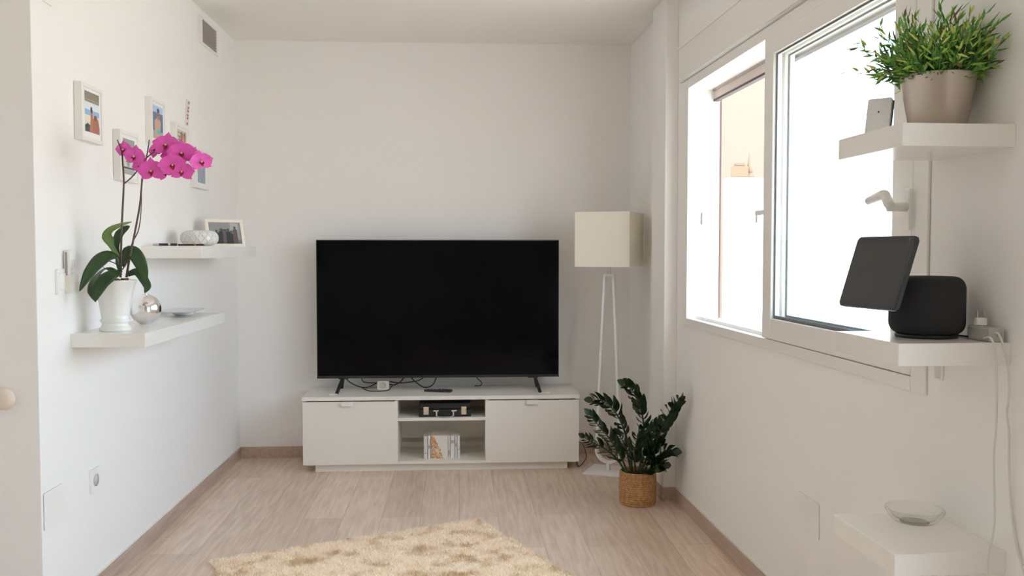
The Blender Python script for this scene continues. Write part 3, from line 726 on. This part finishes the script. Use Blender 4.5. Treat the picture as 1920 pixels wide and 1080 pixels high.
vz = thing('patterned_vase', 'squat white vase with a diamond relief pattern in front of the photo frame', 'vase', (-1.245, 4.40, 1.331))
vs, fs = [], []; n = 240; N = 70
for i in range(N + 1):
    f = -PI / 2 + PI * i / N
    for k in range(n):
        a = 2 * PI * k / n
        cr = abs(math.cos(f)) ** .55 * .083; z = .0395 + math.copysign(abs(math.sin(f)) ** .8, math.sin(f)) * .0385
        q = 16; u = a / (2 * PI) * q; v_ = (z / .077) * 2.0
        d = min(abs((u + v_) % 1 - .5), abs((u - v_) % 1 - .5)); rel = .006 * max(0, 1 - d / .13)
        fade = max(0, math.cos(f)) ** .5
        r = max(cr + rel * fade, .0001); vs.append((r * math.cos(a), r * math.sin(a), z))
for i in range(N):
    for k in range(n): fs.append((i * n + k, i * n + (k + 1) % n, (i + 1) * n + (k + 1) % n, (i + 1) * n + k))
MB().raw(vs, fs).build('body', mat('glazed_white', (.74, .73, .70), .15), vz)
MB().lathe([(.028, .0785), (.03, .080), (.026, .080), (.024, .072), (0, .072)], 28).build('mouth_rim', MATS['glazed_white'], vz)
p = thing('pen', 'dark and silver pen lying at the near end of the upper left shelf', 'pen', (-1.315, 4.10, 1.331), .05)
MB().tube([(-.022, 0, .0065), (.055, 0, .0065)], .006, 12).build('barrel', mat('pen_dark', (.03, .02, .03), .25), p)
MB().tube([(-.05, 0, .0065), (-.047, 0, .0065), (-.02, 0, .0065)], [.002, .005, .006], 12).build('cap', mat('pen_silver', (.6, .6, .62), .25, 1), p)
MB().tube([(.018, -.0003, .0065), (.028, -.0003, .0065)], .0068, 12).build('ring', MATS['pen_silver'], p)
dr = mat('dark_red', (.07, .012, .012), .4)
tag(MB().box(-.034, .034, -.012, .012, 0, .009, bev=.002).build('small_case', dr, M=Matrix.Translation((-1.215, 4.09, 1.331))), 'flat dark red case lying in the middle of the upper left shelf', 'small case')
tag(MB().box(-.018, .018, -.01, .01, 0, .009, bev=.003).build('small_case', dr, M=Matrix.Translation((-1.150, 4.075, 1.331))), 'smaller dark red case at the front corner of the upper left shelf', 'small case')

# ------------------------------------------------------------------ things on the lower left shelf
bl = thing('chrome_ball', 'shiny chrome ball ornament with a thin stem beside the orchid pot', 'ornament', (-1.272, 3.72, 1.013))
MB().lathe([(0, 0), (.02, 0)] + [(.0615 * math.cos(a), .0595 + .0615 * math.sin(a)) for a in [math.radians(-72 + 9 * i) for i in range(18)]] + [(.006, .119), (.0, .118)], 48, cap=False).build('ball', chrome, bl)
MB().tube([(.0, .0, .115), (.008, .0, .14), (.014, 0, .165)], .0028, 8).build('stem', chrome, bl)
MB().lathe([(.012, .119), (.013, .1215), (.004, .1225)], 20).build('collar', chrome, bl)
ds = thing('small_dish', 'flat white glass-topped dish near the far end of the lower left shelf', 'dish', (-1.265, 4.20, 1.013), .1)
MB().lathe([(.03, 0), (.045, .004), (.05, .012), (.052, .02), (.048, .02), (.044, .012), (0, .010)], 36).build('bowl', porc, ds)
MB().prism(rrect(.135, .30, .01), .0205, .0245, bev=.001).build('glass_top', mat('smoky_glass', (.45, .46, .46), .1), ds)

# ---- orchid
oc = Vector((-1.272, 3.40, 1.013))
orch = thing('orchid', 'pink flowering orchid in a white footed pot on the lower left shelf', 'orchid', oc)
prof = [(0, 0), (.054, 0), (.056, .004), (.055, .010), (.049, .018), (.046, .026), (.048, .032), (.052, .036), (.052, .041), (.048, .046), (.0495, .06), (.055, .10), (.063, .14), (.071, .172), (.076, .182), (.077, .188), (.072, .189), (.068, .178), (.066, .165)]
MB().lathe(prof, 48, cap=False).build('pot', porc, orch)
MB().lathe([(0, .18), (.066, .176), (.066, .165), (0, .165)], 32, cap=False).build('bark', bark, orch)
m = MB(); rnd = random.Random(9)
for i in range(26):
    a = rnd.random() * 2 * PI; r = rnd.random() * .055
    m.box(-.009, .009, -.005, .005, -.003, .003, bev=.001, M=Matrix.Translation((r * math.cos(a), r * math.sin(a), .183 + rnd.random() * .006)) @ Euler((rnd.random(), rnd.random(), rnd.random() * 6)).to_matrix().to_4x4())
m.build('bark_chips', bark, orch)
ol = mat('orchid_leaf', (.022, .062, .016), .3, vary=.35, vscale=20); ol2 = mat('orchid_leaf_light', (.15, .24, .07), .4, vary=.2, vscale=20)
def op(px, py, Y): return at(px, py, Y) - oc
def bigleaf(pts, widths, nrm, m, name='leaf', fold=.18):
    P = smooth_pts(pts, 6); N = len(P); vs, fs = [], []
    for i, p in enumerate(P):
        t = i / (N - 1) * (len(widths) - 1); k = min(int(t), len(widths) - 2); w_ = .8 * (widths[k] * (1 - (t - k)) + widths[k + 1] * (t - k))
        tan = (P[min(i + 1, N - 1)] - P[max(i - 1, 0)]).normalized(); nn = Vector(nrm); nn = (nn - tan * nn.dot(tan)).normalized(); sd = tan.cross(nn)
        for q in (-1, -.5, 0, .5, 1): vs.append(p + sd * q * w_ / 2 + nn * fold * abs(q) * w_ / 2)
    for i in range(N - 1):
        for k in range(4): fs.append((i * 5 + k, i * 5 + k + 1, i * 5 + k + 6, i * 5 + k + 5))
    o = MB().raw(vs, fs, m).build(name, None, orch)
    sd_ = o.modifiers.new('t', 'SOLIDIFY'); sd_.thickness = .0016; sd_.offset = 0
    return o
Y0 = 3.38
bigleaf([op(226, 512, Y0), op(216, 482, Y0 - .03), op(195, 483, Y0 - .08), op(170, 508, Y0 - .14), op(149, 546, Y0 - .17)], [.02, .035, .055, .062, .045, .003], (.5, -.55, .65), ol)
bigleaf([op(226, 512, Y0 - .02), op(208, 517, Y0 - .07), op(190, 535, Y0 - .12), op(178, 566, Y0 - .15)], [.02, .05, .066, .05, .003], (.2, -.8, .5), ol)
bigleaf([op(224, 512, Y0 - .01), op(198, 505, Y0 - .04), op(178, 525, Y0 - .09), op(172, 545, Y0 - .11), op(180, 566, Y0 - .12)], [.015, .03, .05, .045, .003], (-.5, -.7, .4), ol)
bigleaf([op(224, 490, Y0), op(212, 460, Y0), op(200, 443, Y0 - .02), op(207, 430, Y0 - .03), op(228, 421, Y0 - .02), op(247, 416, Y0)], [.018, .04, .045, .03, .018, .002], (.55, -.7, -.3), ol2)
bigleaf([op(222, 480, Y0 + .01), op(218, 460, Y0), op(224, 440, Y0 - .01), op(236, 428, Y0), op(243, 424, Y0 + .01)], [.02, .04, .045, .03, .004], (-.3, -.9, .1), ol)
bigleaf([op(230, 500, Y0), op(240, 472, Y0 + .02), op(255, 480, Y0 + .02), op(268, 508, Y0), op(272, 535, Y0 - .02)], [.02, .045, .068, .062, .04, .012], (.3, -.75, .55), ol)
bigleaf([op(240, 515, Y0), op(256, 510, Y0), op(270, 525, Y0 - .02), op(276, 538, Y0 - .03), op(271, 549, Y0 - .04)], [.02, .035, .04, .035, .003], (.3, -.85, .3), ol)
stm = mat('orchid_stem', (.10, .06, .05), .5, vary=.3, vscale=30)
def st(name, pts, r):
    P = smooth_pts([op(*q) for q in pts], 6); n = len(P) - 1
    MB().tube(P, [r * (1 - .55 * (i / n) ** 2) for i in range(n + 1)], 8, stm).build(name, None, orch)
st('flower_stem', [(226, 520, 3.38), (227, 470, 3.37), (229, 410, 3.36), (232, 345, 3.35), (230, 305, 3.34), (228, 284, 3.33), (220, 262, 3.33)], .0042)
st('flower_stem', [(238, 520, 3.39), (242, 490, 3.39), (252, 440, 3.39), (262, 385, 3.38), (267, 335, 3.36), (274, 300, 3.34), (280, 262, 3.33)], .004)
st('support_stake', [(236, 520, 3.40), (246, 462, 3.40), (260, 430, 3.40), (265, 385, 3.39), (265, 335, 3.38)], .0025)
st('stem_branch', [(232, 345, 3.35), (244, 335, 3.35), (256, 322, 3.34), (275, 296, 3.33), (300, 280, 3.32), (335, 285, 3.30), (372, 300, 3.28)], .0025)
for q in ([(222, 498, 3.38), (212, 492, 3.36), (196, 488, 3.34)], [(226, 512, 3.38), (206, 508, 3.34), (192, 500, 3.31)], [(230, 505, 3.38), (240, 488, 3.36), (248, 484, 3.34)]): st('aerial_root', q, .0022)
pet = mat('orchid_petal', (.84, .105, .52), .5, vary=.25, vscale=35, sheen=.2); lipm = mat('orchid_lip', (.35, .01, .06), .45); yel = mat('orchid_column', (.85, .55, .35), .5)
for mm in (pet,):
    bb = mm.node_tree.nodes['Principled BSDF']; bb.inputs['Subsurface Weight'].default_value = .15; bb.inputs['Subsurface Radius'].default_value = (.01, .004, .006)
def petal(mb, ang, L, Wd, cup, rnd_, z0=0, m=None):
    vs, fs = [], []; N, K = 8, 6
    for i in range(N + 1):
        t = i / N; w_ = Wd * (math.sin(PI * (t ** .8 * .93 + .05)) ** .6)
        for k in range(K + 1):
            s_ = k / K * 2 - 1; x = L * t * (1 - .10 * s_ * s_); y = s_ * w_ / 2
            z = z0 + cup * (t * t) - .25 * abs(y) * abs(y) / Wd + .0012 * math.sin(9 * t + 5 * s_ + rnd_ * 6)
            vs.append((x * math.cos(ang) - y * math.sin(ang), x * math.sin(ang) + y * math.cos(ang), z))
    for i in range(N):
        for k in range(K): a = i * (K + 1) + k; fs.append((a, a + 1, a + K + 2, a + K + 1))
    mb.raw(vs, fs, m)
def blossom(px, py, Y, r, face, roll):
    R = r * 1.08
    q = Vector(face).normalized().to_track_quat('Z', 'Y').to_matrix().to_4x4() @ Matrix.Rotation(roll, 4, 'Z')
    M = Matrix.Translation(op(px, py, Y)) @ q
    m = MB(); k = random.random()
    for a in (90, 215, 325): petal(m, math.radians(a), R * 1.0, R * .72, -.002, k, -.001, pet)
    for a in (8, 172): petal(m, math.radians(a), R * 1.05, R * 1.28, .004, k + .3, .001, pet)
    b_ = m.build('blossom', None, orch, M)
    m = MB(); petal(m, math.radians(270), R * .42, R * .26, .008, k, .004, lipm)
    for a in (225, 315): petal(m, math.radians(a), R * .26, R * .2, .010, k, .004, lipm)
    m.build('lip', None, b_)
    MB().lathe([(0, .001), (.0032, .002), (.0036, .006), (.002, .010), (0, .011)], 12, m=yel, cap=False, M=Matrix.Translation((0, -.001, .002))).build('column', None, b_)
B = [(233, 280, 3.33, .031, (-.35, -1, -.1), .1), (253, 293, 3.31, .039, (-.2, -1, -.1), -.15), (284, 320, 3.28, .045, (.0, -1, -.15), .05), (323, 309, 3.26, .044, (.25, -1, -.1), .2),
     (341, 321, 3.27, .040, (.15, -1, -.2), -.1), (341, 287, 3.28, .046, (.1, -1, .0), .1), (312, 272, 3.31, .046, (-.1, -1, .15), -.1), (377, 303, 3.26, .038, (.6, -1, -.1), .2),
     (264, 308, 3.33, .036, (-.5, -1, -.2), .4), (292, 280, 3.35, .036, (-.7, -.8, .1), .3), (361, 291, 3.31, .037, (.4, -.8, .4), -.4), (308, 322, 3.32, .034, (.1, -1, -.4), .5), (325, 292, 3.34, .04, (0, -1, .3), .2)]
for b_ in B: blossom(*b_)

# ------------------------------------------------------------------ things on the right shelves
# grassy plant in a champagne pot
gp = thing('grass_plant', 'bushy green grass-like plant in a champagne metallic pot on the top right shelf', 'potted plant', (1.122, 2.055, 1.587))
cham = mat('champagne_metal', (.58, .50, .43), .34, .8)
MB().lathe([(0, 0), (.060, 0), (.0625, .003), (.083, .128), (.0835, .131), (.081, .131), (.078, .118), (.07, .115)], 56, cap=False).build('pot', cham, gp)
MB().lathe([(0, .115), (.0785, .112), (.0785, .105), (0, .105)], 32, cap=False).build('soil', soil, gp)
gm = [mat('grass_a', (.12, .34, .05), .45), mat('grass_b', (.36, .58, .10), .45), mat('grass_c', (.04, .13, .03), .5), mat('grass_tip', (.60, .60, .14), .5), mat('grass_brown', (.16, .10, .04), .6)]
rnd = random.Random(21); 
def blade(mb, base, d, L, Wd, m):
    d = d.normalized(); sd = d.cross(Vector((rnd.uniform(-1, 1), rnd.uniform(-1, 1), rnd.uniform(-1, 1)))).normalized(); nn = sd.cross(d)
    vs = [base, base + d * L * .35 + sd * Wd / 2, base + d * L * .35 - sd * Wd / 2 + nn * .0, base + d * L * .7 + sd * Wd * .33 + nn * L * .05, base + d * L * .7 - sd * Wd * .33 + nn * L * .05, base + d * L + nn * L * .12]
    mb.raw(vs, [(0, 1, 2), (1, 3, 4, 2), (3, 5, 4)], m)
m = MB(); cnt = 0
for i in range(215):
    a = rnd.random() * 2 * PI; r0 = .06 * math.sqrt(rnd.random())
    lean = rnd.random() ** .7; el = math.radians(88 - 72 * lean * (.55 + .45 * rnd.random()))
    L = rnd.uniform(.095, .172) * (1.0 if el > .6 else .92)
    if math.cos(a) > .3 and el < .9: L *= .75 + .15 * rnd.random()
    d = Vector((math.cos(a) * math.cos(el), math.sin(a) * math.cos(el), math.sin(el)))
    base = Vector((r0 * math.cos(a), r0 * math.sin(a), .112))
    P = [base + d * L * t + Vector((0, 0, -.025 * t * t * math.cos(el))) for t in (0, .25, .5, .75, 1)]
    P = [Vector((min(p.x, .072), p.y, p.z)) for p in P]
    m.tube(P, [.0012, .001, .0009, .0007, .0004], 4, gm[2] if rnd.random() < .5 else gm[0])
    nl = 11
    for j in range(nl):
        t = .12 + .88 * j / (nl - 1); k = min(int(t * 4), 3); p_ = P[k].lerp(P[k + 1], t * 4 - k); tan = (P[k + 1] - P[k]).normalized()
        az = j * 2.4 + rnd.random(); o1 = tan.orthogonal().normalized(); o2 = tan.cross(o1)
        side = o1 * math.cos(az) + o2 * math.sin(az); sp = math.radians(rnd.uniform(22, 50))
        c = rnd.random()
        mt = gm[0] if c < .45 else gm[1] if c < .72 else gm[2]
        if t > .75 and c > .62: mt = gm[3]
        if t > .8 and c > .88: mt = gm[4]
        blade(m, p_, tan * math.cos(sp) + side * math.sin(sp), rnd.uniform(.022, .040), rnd.uniform(.0045, .0072), mt)
m.build('foliage', None, gp)

# small device on an easel leg
dv = thing('desk_gadget', 'small grey-white rectangular gadget propped on a thin leg, left end of the top right shelf', 'gadget', M=Matrix.Translation((1.006, 2.12, 1.587)) @ Matrix.Rotation(math.radians(-42), 4, 'Z') @ Matrix.Rotation(math.radians(-17), 4, 'X'))
MB().prism(rrect(.056, .098, .003), 0, .009, bev=.001, M=Matrix.Translation((0, .009, .049)) @ XR).build('front_panel', mat('pale_grey_plastic', (.82, .82, .82), .4), dv)
MB().box(-.026, .030, .009, .017, .003, .095, bev=.001).build('back_panel', mat('slate', (.08, .10, .12), .5), dv)
MB().lathe([(.0022, .0), (.0022, .0006), (0, .0006)], 12, M=Matrix.Translation((0, 0, .062)) @ XR).build('sensor_dot', blackp, dv)
MB().tube([(.022, .013, .045), (.026, .045, .004)], .0016, 8).build('prop_leg', mat('leg_pink', (.5, .42, .4), .4), dv)

# smart display
sd = thing('smart_display', 'black smart display with tilted screen in front of a round speaker body, middle right shelf', 'smart display', (1.100, 2.045, 1.107))
def supe(prof, n=48, e=3.0):
    vs, fs = [], []
    for r, z in prof:
        for k in range(n):
            a = 2 * PI * k / n; c, s_ = math.cos(a), math.sin(a)
            q = (abs(c) ** e + abs(s_) ** e) ** (-1 / e); vs.append((r * q * c, r * q * s_, z))
    for i in range(len(prof) - 1):
        for k in range(n): fs.append((i * n + k, i * n + (k + 1) % n, (i + 1) * n + (k + 1) % n, (i + 1) * n + k))
    return vs, fs
pr = [(.0, .0), (.066, .0), (.068, .004), (.068, .008), (.064, .010)] 
MB().raw(*supe(pr, e=2.2)).build('base_ring', blackp, sd)
pr = [(.062, .009)]
for i in range(13):
    a = -PI / 2 + PI / 2 * i / 12; pr.append((.060 + .021 * math.cos(a), .036 + .027 * math.sin(a)))
for i in range(13):
    a = PI / 2 * i / 12; pr.append((.057 + .024 * math.cos(a), .113 + .030 * math.sin(a)))
pr += [(.05, .1432), (.045, .1405), (0, .1405)]
MB().raw(*supe(pr, e=2.25)).build('speaker_body', mat('charcoal_fabric', (.018, .018, .02), .8, bump=.6, bscale=900), sd)
SM = Matrix.Translation((-.128, -.017, .152)) @ Matrix.Rotation(math.radians(-79), 4, 'Z') @ Matrix.Rotation(math.radians(-18), 4, 'X')
ws, hs = .208, .174
scn = MB().prism(rrect(ws, hs, .009), -.005, .005, bev=.002, M=XR).build('screen_housing', mat('housing_dark', (.025, .035, .04), .35), sd, SM)
MB().prism(rrect(ws - .004, hs - .004, .008), .005, .0056, M=XR).build('screen_bezel', mat('bezel_black', (.02, .02, .022), .3), scn)
MB().prism(rrect(ws - .02, hs - .03, .002), .0056, .0059, M=Matrix.Translation((0, 0, -.003)) @ XR).build('screen', mat('display_glass', (.028, .028, .030), .28), scn)
MB().lathe([(.0035, .0056), (.0035, .0062), (0, .0062)], 16, M=Matrix.Translation((.085, 0, .078)) @ XR).build('camera_lens', mat('lens_grey', (.12, .12, .13), .2), scn)
MB().tube([(-.112, -.015, .14), (-.06, -.008, .115)], [.022, .028], 20).build('arm', blackp, sd)
# charger and plug
ch = thing('power_adapter', 'grey-white power adapter box at the near end of the middle right shelf', 'power adapter', M=wl(-.028, .055, 1.107))
MB().prism(rrect(.036, .032, .005), -.04, .04, bev=.002, M=Matrix.Translation((0, 0, .0165)) @ XR).build('housing', mat('adapter_grey', (.47, .47, .44), .4), ch)
MB().lathe([(.006, 0), (.005, .002), (0, .002)], 12, M=Matrix.Translation((.006, -.04, .017)) @ XR).build('cable_port', mat('port_grey', (.4, .4, .38), .5), ch)
pg = thing('plug', 'white two-pin plug standing upside down on the power adapter', 'plug', M=wl(-.030, .07, 1.107 + .0335))
MB().prism(rrect(.026, .018, .006), 0, .017, bev=.002).build('body', plast, pg)
m = MB()
for s_ in (-1, 1): m.tube([(s_ * .008, 0, .016), (s_ * .008, 0, .027), (s_ * .008, 0, .034)], [.0022, .0022, .0018], 10)
m.build('pins', mat('pin_metal', (.6, .5, .45), .3, .8), pg)
cw = mat('white_cord', (.70, .70, .66), .45)
cable('charger_cord', [(1.168, 1.925, 1.115), (1.168, 1.90, 1.118), (1.170, 1.886, 1.095), (1.175, 1.884, 1.03), (1.176, 1.884, .93), (1.172, 1.884, .86), (1.176, 1.884, .76), (1.176, 1.884, .70), (1.168, 1.884, .655), (1.163, 1.884, .60), (1.16, 1.884, .45), (1.165, 1.884, .25), (1.17, 1.88, .006)], .0023, cw, 'thin white cord hanging in front of the lowest shelf, left of the two cords', cat='cord', group=None)
cable('charger_cord', [(1.186, 1.935, 1.124), (1.190, 1.905, 1.125), (1.197, 1.888, 1.08), (1.203, 1.886, 1.04), (1.205, 1.886, .99), (1.201, 1.886, .955), (1.207, 1.886, .91), (1.209, 1.886, .83), (1.213, 1.88, .74), (1.215, 1.86, .66), (1.212, 1.80, .56), (1.205, 1.75, .40), (1.20, 1.74, .2), (1.2, 1.74, .006)], .0026, cw, 'white cord hanging close to the picture edge, right of the two below the adapter', cat='cord')
cable('display_cord', [(1.165, 2.075, 1.1095), (1.19, 2.03, 1.1095), (1.178, 2.005, 1.112), (1.165, 1.985, 1.113)], .002, blackp, 'short thin dark cord between the smart display and the adapter', cat='cord')
# glass bowl
gb = MB()
prof = [(0, .006), (.03, .006), (.05, .012), (.060, .026), (.066, .034), (.068, .034), (.069, .030), (.062, .016), (.05, .003), (.035, 0), (0, 0)]
gb.lathe(prof, 40, cap=False)
tag(gb.build('glass_bowl', glass('bowl_glass', (.975, .98, .975)), M=Matrix.Translation((1.125, 2.13, .640))), 'low clear glass bowl on the lowest right shelf', 'bowl')
